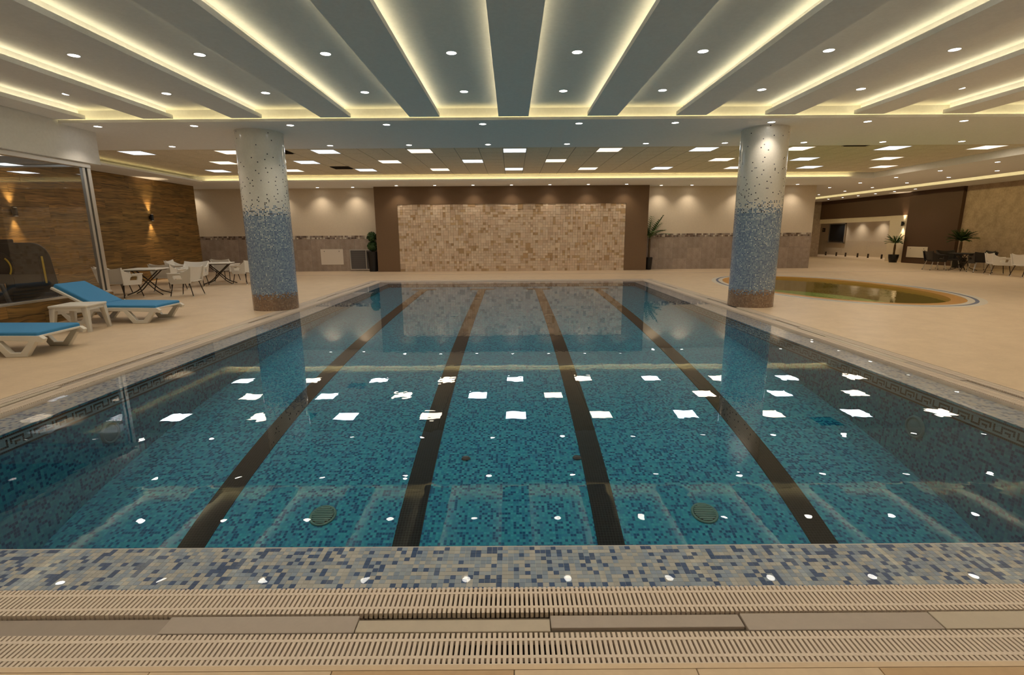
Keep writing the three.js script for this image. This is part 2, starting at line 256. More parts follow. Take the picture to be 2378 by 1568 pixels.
// ------------------------------------------------------------------ overflow gutters with grates
{
  const xo = OX + GW;
  const ch = struct('trim', null, null, 'beige overflow channel around the swimming pool', 'channel');
  const ring = (a, b, y0, y1, mat, name) => { mesh(name, bx(-OX - b, OX + b, y0, y1, ZNO + a, ZNO + b), mat, ch); mesh(name, bx(-OX - b, OX + b, y0, y1, ZFO - b, ZFO - a), mat, ch); for (const s of [-1, 1]) mesh(name, bx(s * (OX + a), s * (OX + b), y0, y1, ZFO - a, ZNO + a), mat, ch); };
  ring(0, GW, -0.30, -0.16, mChannel, 'channel_bed');
  ring(0, 0.004, -0.16, -0.012, mGrate, 'channel_edge');
  ring(G1, G1 + ST, -0.16, -0.026, mChannel, 'curb');
  ring(GW - 0.004, GW, -0.16, -0.001, mGrate, 'channel_edge');
  // curb tiles, some lying lower or narrower than others
  const kinds = [[0, 1, -0.003, 0], [0.02, 1, -0.004, 1], [0, 0.62, -0.003, 0], [0, 1, -0.016, 2], [0.30, 1, -0.003, 0], [0.0, 0.75, -0.010, 1]];
  const seq = [1, 0, 3, 0, 3, 1, 4, 5, 1, 0, 5, 0, 4];
  const near0 = -OX - G1 - ST; let x = near0, k = 0; const tl = 0.715;
  const curbTile = (horizontal, a0, b0, i, flip) => {
    const kd = kinds[seq[i % seq.length]], lo = G1 + 0.003 + kd[0] * ST, hi = G1 + kd[1] * ST - 0.003;
    const g = horizontal ? muv(rbx(a0 + 0.002, b0 - 0.002, -0.026, kd[2], flip < 0 ? ZFO - hi : ZNO + lo, flip < 0 ? ZFO - lo : ZNO + hi, 0.003, 1)) : muv(rbx(flip * (OX + lo), flip * (OX + hi), -0.026, kd[2], a0 + 0.002, b0 - 0.002, 0.003, 1));
    mesh('curb_tile', g, mStripTile[kd[3]], ch);
  };
  const offs = -1.285; // a joint where the photograph shows one
  for (let i = -5; i < 9; i++) { const a = Math.max(near0, offs + i * tl - 0.01), b = Math.min(-near0, offs + (i + 1) * tl - 0.01); if (b - a > 0.05) curbTile(true, a, b, i + 5, 1); }
  for (let i = 0; i < 13; i++) { const a = near0 + i * tl, b = Math.min(-near0, a + tl); if (b - a > 0.05) curbTile(true, a, b, i * 3, -1); }
  for (const s of [-1, 1]) for (let i = 0; i < 20; i++) { const a = ZFO - G1 + i * tl, b = Math.min(ZNO + G1, a + tl); if (b - a > 0.05) curbTile(false, a, b, i * 2 + (s > 0 ? 1 : 0), s); }
  // grates
  const PITCH = 0.0186, SW = 0.0112;
  function grate(label, horizontal, at0, wd, from, to, single) {
    // at0: side nearest the pool, wd: width outwards (sign gives direction), from..to along the edge
    const t = thing('drain_grate', label, 'grate'); const sg = Math.sign(wd), w = Math.abs(wd), n = Math.floor((to - from) / PITCH);
    const slatG = horizontal ? bx(-SW / 2, SW / 2, -0.022, 0, 0.002, w - 0.002) : bx(0.002, w - 0.002, -0.022, 0, -SW / 2, SW / 2);
    if (sg < 0) { if (horizontal) slatG.translate(0, 0, -w); else slatG.translate(-w, 0, 0); }
    const place = (m, c) => horizontal ? m.set(c, -0.003, at0) : m.set(at0, -0.003, c), rest = [];
    for (let i = 0; i < n; i++) { const c = from + (i + 0.5) * PITCH; if (single && Math.abs(c) < 2.35) place(mesh('slat', slatG, mGrate, t).position, c); else { const g = slatG.clone(), v = place(new THREE.Vector3(), c); g.translate(v.x, v.y, v.z); rest.push(g); } }
    mesh('slats', merge(rest), mGrate, t).userData.kind = 'stuff';
    for (const q of [0.24, 0.78]) { const c = at0 + wd * q; mesh('rail', horizontal ? bx(from, to, -0.02, -0.0025, c - 0.006, c + 0.006) : bx(c - 0.006, c + 0.006, -0.02, -0.0025, from, to), mGrate, t); }
  }
  const e1 = OX + G1, e2 = OX + GW;
  grate('beige slotted grate between mosaic ledge and curb tiles, in front of pool', true, ZNO + 0.002, G1 - 0.004, -e1, e1, true);
  grate('beige slotted grate between curb tiles and deck tiles, in front of pool', true, ZNO + G1 + ST + 0.002, G2 - 0.006, -e2, e2, true);
  grate('beige slotted grate at water edge below stone feature wall', true, ZFO - 0.002, -(G1 - 0.004), -e1, e1, false);
  grate('beige slotted outer grate below stone feature wall', true, ZFO - G1 - ST - 0.002, -(G2 - 0.006), -e2, e2, false);
  for (const s of [-1, 1]) {
    const side = s < 0 ? 'beside the blue sun loungers' : 'beside the oval pool';
    grate('long beige slotted grate at water edge ' + side, false, s * (OX + 0.002), s * (G1 - 0.004), ZFO, ZNO, false);
    grate('long beige slotted outer grate ' + side, false, s * (OX + G1 + ST + 0.002), s * (G2 - 0.006), ZFO - e1 + OX, ZNO + e1 - OX, false);
  }
}
// ------------------------------------------------------------------ oval pool
{
  const t = struct('oval_pool', null, null, 'shallow oval pool with orange, white and blue rim rings', 'pool');
  const ring = (o, i, y, mat, name) => { const s = new THREE.Shape(); s.absellipse(0, 0, KA - o, KB - o, 0, Math.PI * 2); const h = new THREE.Path(); h.absellipse(0, 0, KA - i, KB - i, 0, Math.PI * 2); s.holes.push(h); const g = new THREE.ExtrudeGeometry(s, { depth: 0.08, bevelEnabled: false, curveSegments: 96 }); g.rotateX(-Math.PI / 2); g.translate(KC[0], y - 0.08, KC[1]); mesh(name, muv(g), mat, t); };
  ring(0.0, 0.13, 0.001, mRingWhite, 'outer_ring'); ring(0.13, 0.20, 0.001, mRingBlue, 'blue_ring'); ring(0.20, 0.32, 0.001, mRingWhite, 'inner_ring'); ring(0.32, 0.60, -0.004, mOrange, 'orange_ring');
  const wall = new THREE.Shape(); wall.absellipse(0, 0, KA - 0.55, KB - 0.55, 0, Math.PI * 2); const h = new THREE.Path(); h.absellipse(0, 0, KA - 0.60, KB - 0.60, 0, Math.PI * 2); wall.holes.push(h);
  const wg = new THREE.ExtrudeGeometry(wall, { depth: 0.4, bevelEnabled: false, curveSegments: 96 }); wg.rotateX(-Math.PI / 2); wg.translate(KC[0], -0.48, KC[1]); mesh('inner_wall', muv(wg), mOrange, t);
  const f = new THREE.CircleGeometry(1, 96); f.rotateX(-Math.PI / 2); f.scale(KA - 0.55, 1, KB - 0.55); f.translate(KC[0], -0.45, KC[1]); mesh('oval_floor', muv(f), mKidFloor, t);
  const wq = new THREE.CircleGeometry(1, 96); wq.rotateX(-Math.PI / 2); wq.scale(KA - 0.6, 1, KB - 0.6); wq.translate(KC[0], -0.06, KC[1]);
  const w = mesh('oval_pool_water', muv(wq), P({ color: lin(0.75, 0.9, 0.8), transmission: 1, thickness: 0, roughness: 0, ior: 1.33, normalMap: ripples, normalScale: new THREE.Vector2(0.05, 0.05) })); w.userData = { label: 'clear greenish water in the shallow oval pool', category: 'water', kind: 'stuff' }; scene.add(w);
}
// ------------------------------------------------------------------ columns
for (const [x, sd, side] of [[-4.74, 41, 'the blue sun loungers'], [4.80, 42, 'the oval pool']]) {
  const t = thing('mosaic_column', 'round column of white, blue and brown mosaic near ' + side, 'column', [x, 0, -9.97]);
  const g = new THREE.CylinderGeometry(0.42, 0.42, SOF, 64, 1, true); g.translate(0, SOF / 2, 0);
  mesh('shaft', g, M({ map: columnTex(sd), roughness: 0.16 }), t);
}
// ------------------------------------------------------------------ walls
{ // back wall
  const w = struct('wall_back', muv(bx(-14, 12.4, 0, 3.7, -21.3, -21.0)), mBeigeWall, 'beige plaster wall behind the pool with grey tiled dado', 'wall');
  const tw = 0.6, th = 1.318 / 3, gt = muv(bx(-tw / 2 + 0.002, tw / 2 - 0.002, 0.002, th - 0.002, 0, 0.012));
  mesh('tile_bed', bx(-14, 12.4, 0, 1.318, -21.0, -20.997), mGrid, w);
  for (let j = 0; j < 3; j++) for (let i = 0; i < 43; i++) { const x = -13.4 + i * tw; if (x > -5.3 && x < 5.3 || x > 11.9) continue; mesh('dado_tile', gt, mGreyTile[(i * 5 + j * 7) % 3], w).position.set(x, j * th, -20.997); }
  for (let j = 0; j < 3; j++) mesh('dado_tile', muv(bx(12.102, 12.4, 0.002, th - 0.002, 0, 0.012)), mGreyTile[j], w).position.set(0, j * th, -20.997);
  // mixed stone border
  const r = rng(5), tones = [[0.18, 0.12, 0.09], [0.32, 0.26, 0.21], [0.62, 0.55, 0.45], [0.12, 0.08, 0.055], [0.38, 0.30, 0.23], [0.27, 0.22, 0.19]], list = [], s = 0.137 / 2;
  for (let i = 0; i < 385; i++) for (let j = 0; j < 2; j++) { const x = -14 + i * s; if (x > -5.3 && x < 5.3) continue; const c = tones[Math.floor(r() * 6)]; list.push(paint(bx(x + 0.002, x + s - 0.002, 1.318 + j * s + 0.002, 1.318 + (j + 1) * s - 0.002, -21.0, -20.985 + r() * 0.006), c)); }
  mesh('border_tiles', merge(list), M({ vertexColors: true, roughness: 0.5 }), w).userData.kind = 'stuff';
}
{ // feature wall
  const t = thing('feature_wall', 'cream split stone mosaic panel in a wide dark brown frame', 'wall panel', [0.02, 0, -21.0]);
  const z = 0.55, xi = 4.55, xo = 5.45, yt = 2.65, H = SOF;
  mesh('frame_side', muv(bx(-xo, -xi, 0, H, 0, z)), mBrown, t); mesh('frame_side', muv(bx(xi, xo, 0, H, 0, z)), mBrown, t); mesh('frame_top', muv(bx(-xi, xi, yt, H, 0, z)), mBrown, t);
  mesh('backing', bx(-xi, xi, 0, yt, 0, z - 0.05), M({ color: lin(0.40, 0.29, 0.19), roughness: 0.9 }), t);
  const s = 0.1, nx = Math.round(2 * xi / s), ny = Math.round(yt / s), r = rng(9), taken = new Uint8Array(nx * ny), list = [];
  const tones = [[0.66, 0.50, 0.35], [0.68, 0.53, 0.37], [0.60, 0.44, 0.30], [0.70, 0.56, 0.41], [0.44, 0.29, 0.15], [0.52, 0.36, 0.20]];
  for (let j = 0; j < ny; j++) for (let i = 0; i < nx; i++) {
    if (taken[j * nx + i]) continue; let w = 1, h = 1; const k = r(); if (k < 0.05 && i + 1 < nx && j + 1 < ny && !taken[j * nx + i + 1]) { w = 2; h = 2; } else if (k < 0.22 && i + 1 < nx && !taken[j * nx + i + 1]) w = 2;
    for (let b = 0; b < h; b++) for (let a = 0; a < w; a++) taken[(j + b) * nx + i + a] = 1;
    const q = r(), c = tones[q < 0.26 ? 0 : q < 0.5 ? 1 : q < 0.68 ? 2 : q < 0.85 ? 3 : q < 0.92 ? 4 : 5], v = 0.92 + r() * 0.16;
    const x0 = -xi + i * s, y0 = j * (yt / ny), dy = yt / ny;
    list.push(paint(bx(x0 + 0.002, x0 + w * s - 0.002, y0 + 0.002, y0 + h * dy - 0.002, z - 0.06, z - 0.035 + r() * 0.022), c.map((m) => m * v)));
  }
  mesh('stone_mosaic', merge(list), M({ vertexColors: true, roughness: 0.75 }), t).userData.kind = 'stuff';
}
function planks(w, faceX, z0, z1, y0, y1, ph, pl, seed) { // wooden planks on a wall that faces +x
  const r = rng(seed), n = Math.round((y1 - y0) / ph); ph = (y1 - y0) / n;
  for (let j = 0; j < n; j++) { let z = z0 - r() * pl; while (z < z1) { const a = Math.max(z0, z), b = Math.min(z1, z + pl); if (b - a > 0.03) { const g = muv(bx(faceX, faceX + 0.014 + r() * 0.003, y0 + j * ph + 0.0015, y0 + (j + 1) * ph - 0.0015, a + 0.0015, b - 0.0015)), u = g.attributes.uv, du = r() * 2, dv = r() * 2; for (let i = 0; i < u.count; i++) u.setXY(i, u.getX(i) + du, u.getY(i) + dv); mesh('plank', g, mWood[Math.floor(r() * 4)], w); } z += pl; } }
}
{ // left wood wall
  const w = struct('wall_left', bx(-12.4, -12.115, 0, 3.6, -19.75, 3.6), mWoodBack, 'brown wooden plank wall with wall lamps', 'wall');
  planks(w, -12.115, -19.75, -3.5, 0, SOF + 0.02, 0.21, 1.25, 61);
  struct('wall_left', muv(bx(-14.3, -14.0, 0, 3.7, -21.3, -19.5)), mBeigeWall, 'beige side wall behind the end of the wooden wall', 'wall');
  struct('wall_left', muv(bx(-14.2, -12.4, 0, 3.7, -19.75, -19.6)), mBeigeWall, 'plain return behind the wooden plank wall', 'wall');
}
{ // right side
  const XR = 19.2;
  struct('wall_right', muv(bx(XR, XR + 0.3, 0, 3.7, -21.75, 3.6)), mStucco, 'mottled beige stucco wall behind the white chairs', 'wall');
  struct('wall_right', muv(bx(XR - 0.15, XR + 0.3, 0, 3.7, -24.6, -21.75)), mBrownDark, 'dark brown wall pier beside the dark chairs', 'wall');
  struct('wall_right', muv(bx(XR, XR + 0.3, 0, 2.27, -25.9, -24.6)), mBeigeWall, 'beige door jamb beside the dark brown pier', 'wall');
  struct('wall_right', muv(bx(XR, XR + 0.3, 2.27, 3.7, -31.8, -24.6)), mBrownDark, 'dark brown header above the wide opening', 'wall');
  const tr = struct('trim', muv(bx(XR + 0.02, XR + 0.32, 2.02, 2.27, -31.8, -25.9)), mBeigeWall, 'beige lintel under the dark brown header', 'trim');
  struct('wall_far', muv(bx(12.4, XR + 0.1, 0, 3.7, -32.1, -31.8)), mGreyWall, 'grey tiled end wall of the side hall', 'wall');
  struct('wall_side', muv(bx(12.1, 12.4, 0, 3.7, -32.1, -21.3)), mGreyWall, 'grey side of the back wall facing the side hall', 'wall');
  // room behind the opening
  struct('wall_alcove', muv(bx(21.9, 22.2, 0, 3.0, -36.6, -24.5)), mBeigeWall, 'beige wall of the room behind the wide opening', 'wall');
  struct('wall_alcove', muv(bx(19.5, 22.2, 0, 3.0, -24.9, -24.6)), mBeigeWall, 'near end wall of the room behind the opening', 'wall');
  struct('wall_alcove', muv(bx(19.0, 22.2, 0, 3.0, -36.9, -36.6)), mBeigeWall, 'far end wall of the room behind the opening', 'wall');
  struct('wall_alcove', muv(bx(19.0, 19.3, 0, 3.0, -36.6, -32.1)), mBeigeWall, 'inner wall of the room behind the opening', 'wall');
  struct('ceiling_alcove', bx(19.5, 22.2, 2.42, 2.6, -36.9, -24.6), mWhitePlaster, 'low white ceiling of the room behind the opening', 'ceiling');
  const wn = struct('window', null, null, 'dark window in the beige wall behind the opening', 'window');
  mesh('pane', bx(21.86, 21.88, 0.82, 2.04, -34.95, -33.35), M({ color: lin(0.01, 0.012, 0.014), roughness: 0.08 }), wn);
  for (const [a, b, c, d] of [[0.78, 0.84, -35.0, -33.3], [2.02, 2.08, -35.0, -33.3], [0.78, 2.08, -35.0, -34.94], [0.78, 2.08, -33.36, -33.3]]) mesh('frame', bx(21.82, 21.9, a, b, c, d), mAlu, wn);
  const sg = thing('wall_sign', 'small dark square sign with a pale arrow beside the window', 'sign', [21.89, 1.66, -35.65]);
  mesh('plate', rbx(-0.02, 0, -0.13, 0.13, -0.16, 0.16, 0.006, 1), mBlackPlastic, sg); mesh('arrow', merge([bx(-0.024, -0.019, -0.018, 0.018, -0.09, 0.09), bx(-0.024, -0.019, -0.018, 0.055, -0.09, -0.055)]), mYellow, sg);
  struct('wall_front', muv(bx(-14, 22.5, 0, 3.7, 3.6, 3.9)), mBeigeWall, 'beige wall at the near end of the pool hall', 'wall');
  // glass balustrade with spigots
  for (let k = 0; k < 4; k++) {
    const z0 = -34.0 + k * 2.0, t = thing('glass_balustrade', ORD[3 - k] + ' low clear glass screen on metal feet from the pier, beyond the opening', 'glass screen', [20.9, 0, z0], 0, 'glass screens beyond the opening');
    mesh('pane', bx(-0.006, 0.006, 0.08, 0.95, 0.02, 1.98), mGlass, t);
    for (const dz of [0.45, 1.55]) mesh('foot', rbx(-0.035, 0.035, 0, 0.24, dz - 0.035, dz + 0.035, 0.008, 1), mDarkMetal, t);
    if (k === 3) mesh('rail', bar([0, 0.62, 0.2], [0, 0.62, 1.9], 0.02), mChrome, t);
  }
}
// ------------------------------------------------------------------ ceilings
const ceil = struct('ceiling', null, null, 'white plaster ceiling with recessed coves and grid tiles', 'ceiling');
{
  const W = (n, ...b) => mesh(n, muv(bx(...b)), mWhitePlaster, ceil);
  W('recess_panel', -7.75, 13.6, MAIN, MAIN + 0.1, -9.2, 3.7);
  W('soffit', -12.4, 22.3, SOF, MAIN + 0.1, -11.75, -9.15);
  W('soffit', 13.5, 22.3, SOF, MAIN + 0.1, -9.15, 3.7);
  W('soffit', -14.2, 12.9, SOF, MAIN + 0.1, -21.1, -18.5);
  W('soffit', -12.4, -11.5, SOF, MAIN + 0.1, -18.5, -11.75);
  W('soffit', -14.3, -12.4, SOF, MAIN + 0.1, -19.8, -18.5);
  W('soffit', 12.9, 16.4, SOF, MAIN + 0.1, -21.0, -11.75);
  W('soffit', 12.4, 16.4, SOF, MAIN + 0.1, -31.9, -21.0);
  W('soffit', 17.35, 19.6, SOF, MAIN + 0.1, -31.9, -11.75);
  W('slot_panel', 16.35, 17.4, MAIN, MAIN + 0.1, -31.9, -11.75);
  W('cove_lip', -7.7, 13.5, SOF, SOF + 0.012, -9.15, -9.05); W('cove_lip', -7.7, 13.5, SOF + 0.012, SOF + 0.045, -9.065, -9.05);
  W('cove_lip', -11.5, -10.9, SOF, SOF + 0.015, -18.5, -11.75); W('cove_lip', -10.915, -10.9, SOF + 0.015, SOF + 0.05, -18.36, -11.75);
  W('cove_lip', -10.9, 12.1, SOF, SOF + 0.015, -18.5, -18.36); W('cove_lip', -10.9, 12.1, SOF + 0.015, SOF + 0.045, -18.375, -18.36);
  // grid of ceiling tiles and light panels
  mesh('tile_grid', bx(-11.5, 12.9, TILEY, TILEY + 0.05, -18.5, -11.75), mGrid, ceil);
  const panelAt = new Map(), vents = new Set(['9,2', '10,7', '31,6', '33,1']);
  const c0 = -11.6, r0 = -11.86; // first column, first row (edges)
  const key = (x, z) => Math.floor((x - c0) / 0.6) + ',' + Math.floor((r0 - z) / 0.6);
  const px = (k) => 0.1 + 2.4 * k; let flip = 0;
  const rowZ = [-13.36, -15.16, -16.96];
  for (let k = -4; k <= 5; k++) { panelAt.set(key(px(k), rowZ[0]), k & 1); panelAt.set(key(px(k), rowZ[2]), k & 1); }
  for (let k = -4; k <= 4; k++) if (k !== 1) panelAt.set(key(px(k) + 1.2, rowZ[1]), (k + 1) & 1);
  const gt = muv(rbx(-0.292, 0.292, -0.012, 0.004, -0.292, 0.292, 0.004, 1)), spots = [];
  for (let i = 1; i < 41; i++) for (let j = 0; j < 11; j++) { const x = c0 + (i + 0.5) * 0.6, z = r0 - (j + 0.5) * 0.6; if (x > 12.75) continue; const id = i + ',' + j;
    if (panelAt.has(id)) {
      const cool = panelAt.get(id) === 0, t = thing('square_ceiling_light', ORD[j < 4 ? (i - 3) / 4 : j < 7 ? (i - 5) / 4 : (i - 3) / 4 | 0] + ' square light panel from the wooden wall, ' + (j < 4 ? 'row nearest the columns' : j < 7 ? 'middle row' : 'row nearest the feature wall'), 'ceiling light', [x, TILEY - 0.012, z], 0, 'square LED panels in the tiled ceiling');
      for (const [a, b, c, d] of [[-0.298, 0.298, -0.298, -0.284], [-0.298, 0.298, 0.284, 0.298], [-0.298, -0.284, -0.284, 0.284], [0.284, 0.298, -0.284, 0.284]]) mesh('frame', bx(a, b, -0.004, 0.01, c, d), mWhitePlaster, t);
      mesh('diffuser', bx(-0.284, 0.284, 0, 0.008, -0.284, 0.284), cool ? mPanelCool : mPanelWarm, t); areaUp(t, 0, -0.003, 0, 0.566, 0.566, cool ? COL_COOL : COL_WARM, PANEL, -1);
    } else if (vents.has(id)) {
      const t = thing('air_vent', 'dark square air vent in the tiled ceiling, ' + (i < 20 ? 'wooden wall' : 'side hall') + ' side, ' + (j < 4 ? 'nearer the columns' : 'nearer the feature wall'), 'vent', [x, TILEY - 0.012, z], 0, 'air vents in the tiled ceiling');
      mesh('frame', bx(-0.298, 0.298, 0, 0.012, -0.298, 0.298), mDarkMetal, t); for (let q = -5; q <= 5; q++) { const g = bx(-0.27, 0.27, -0.002, 0.002, -0.02, 0.02); g.rotateX(0.6); g.translate(0, -0.006, q * 0.05); mesh('slat', g, mDarkMetal, t); }
    } else spots.push([x, z]); }
  spots.sort((a, b) => Math.hypot(a[0], a[1]) - Math.hypot(b[0], b[1]));
  for (const [x, z] of spots.slice(0, 300)) mesh('ceiling_tile', gt, mCeilTile, ceil).position.set(x, TILEY, z);
  mesh('ceiling_tiles', merge(spots.slice(300).map(([x, z]) => { const g = gt.clone(); g.translate(x, TILEY, z); return g; })), mCeilTile, ceil).userData.kind = 'stuff';
}
// cove LED strips
function ledStrip(label, x0, x1, y, z0, z1, k = COVE, up = true) {
  const t = thing('led_strip', label, 'strip light', [(x0 + x1) / 2, y, (z0 + z1) / 2]); const w = x1 - x0, l = z1 - z0;
  mesh('tape', bx(-w / 2, w / 2, -0.004, 0, -l / 2, l / 2), mStrip, t); areaUp(t, 0, 0.002, 0, w, l, COL_COVE, k); return t;
}
ledStrip('yellow LED strip in the cove along the ends of the ceiling beams', -7.6, 13.4, SOF + 0.02, -9.125, -9.095, COVE * 0.55);
ledStrip('yellow LED strip in the ceiling cove above the wooden wall', -11.15, -11.12, SOF + 0.022, -18.4, -11.8);
ledStrip('yellow LED strip in the ceiling cove above the feature wall', -10.9, 12.05, SOF + 0.022, -18.45, -18.42);
{ const t = thing('led_strip', 'yellow LED strip in the long ceiling slot above the dark chairs', 'strip light', [16.41, 3.44, -21.4]); mesh('tape', bx(-0.005, 0, -0.012, 0.012, -9.5, 9.5), mStrip, t); const a = new THREE.RectAreaLight(COL_COVE, COVE * 5, 19, 0.024); a.rotation.y = -Math.PI / 2; a.position.set(0.003, 0, 0); a.name = 'strip_light'; t.add(a); }
// beams
{
  const L0 = -9.02, L1 = 3.5;
  for (let k = -5; k <= 8; k++) {
    const x = k < -4 ? -7.455 : 0.05 + k * 1.505, edge = k === -4 ? ' next to the white bulkhead' : '';
    const t = thing('ceiling_beam', ORD[k + 5] + ' white ceiling beam with glowing cove edges, counted from the gym bulkhead', 'beam', [x, 0, 0], 0, 'ceiling beams over the pool');
    mesh('slab', muv(bx(-0.255, 0.255, 3.385, 3.425, L0, L1)), mWhitePlaster, t);
    for (const s of [-1, 1]) mesh('lip', muv(bx(s * 0.24, s * 0.255, 3.425, 3.445, L0, L1)), mWhitePlaster, t);
    mesh('web', muv(bx(-0.15, 0.15, 3.425, MAIN, L0, L1)), mWhitePlaster, t);
    for (const s of [-1, 1]) { mesh('led_tape', bx(s * 0.19, s * 0.205, 3.425, 3.429, L0, L1), mStrip, t); areaUp(t, s * 0.1975, 3.431, (L0 + L1) / 2, 0.015, L1 - L0, new THREE.Color(1, 0.86, 0.55), COVE * 1.2); }
  }
}
// ------------------------------------------------------------------ downlights
for (let r = 0; r < 6; r++) { let n = 0; for (let k = -5; k <= 8; k++) { const x = 0.05 + (k + 0.5) * 1.505; if (x < -7.3 || r > 3 && Math.abs(x) > 5.5) continue; downlight(x, MAIN, -8.15 + r * 1.63, ORD[n++] + ' downlight from the gym bulkhead, ' + ORD[r] + ' row from the beam ends', 'downlights between the ceiling beams'); } }
for (let k = -4; k <= 7; k++) downlight(-0.49 + k * 1.695, SOF, -9.35, ORD[k + 4] + ' downlight from the gym bulkhead in the row in front of the columns', 'downlights in front of the columns');
for (let k = -5; k <= 7; k++) downlight(-0.49 + k * 1.703, SOF, -11.36, ORD[k + 5] + ' downlight from the wooden wall in the row just behind the columns', 'downlights behind the columns');
for (let k = -3; k <= 3; k++) downlight(0.02 + k * 1.487, SOF, -20.08, ORD[k + 3] + ' downlight from the topiary, washing the brown frame of the feature wall', 'downlights over the feature wall');
[-6.3, -7.7, -9.3, -12.9].forEach((x, n) => downlight(x, SOF, -20.62, ORD[n] + ' downlight along the beige back wall counted outwards from the topiary', 'downlights over the beige back wall', 2.2));
[5.98, 7.2, 9.2, 11.4].forEach((x, n) => downlight(x, SOF, -20.62, ORD[n] + ' downlight along the beige back wall counted outwards from the tall palm', 'downlights over the beige back wall', 2.2));
[[13.6, -14.6], [13.6, -16.5], [13.6, -18.35], [13.6, -20.2], [13.6, -22.1]].forEach(([x, z], n) => downlight(x, SOF, z, ORD[n] + ' downlight next to the tiled ceiling edge, counted towards the grey end wall', 'downlights of the side hall', 2.3));
[[15.9, -15.0], [15.5, -16.6], [15.5, -18.4], [15.5, -20.3], [15.5, -22.2], [15.5, -24.0], [15.5, -26.0]].forEach(([x, z], n) => downlight(x, SOF, z, ORD[n] + ' downlight of the line next to the light slot, counted towards the grey end wall', 'downlights of the side hall', 2.3));
for (let k = 0; k < 6; k++) downlight(18.1, SOF, -29.4 + k * 1.25, ORD[k] + ' downlight from the grey end wall, between light slot and brown header', 'downlights by the brown header', 1.6);
[-26.6, -28.2, -30.0, -31.8, -33.6].forEach((z, n) => downlight(21.4, 2.42, z, ORD[n] + ' downlight from the pier in the low ceiling beyond the opening', 'downlights beyond the opening', 3.2));

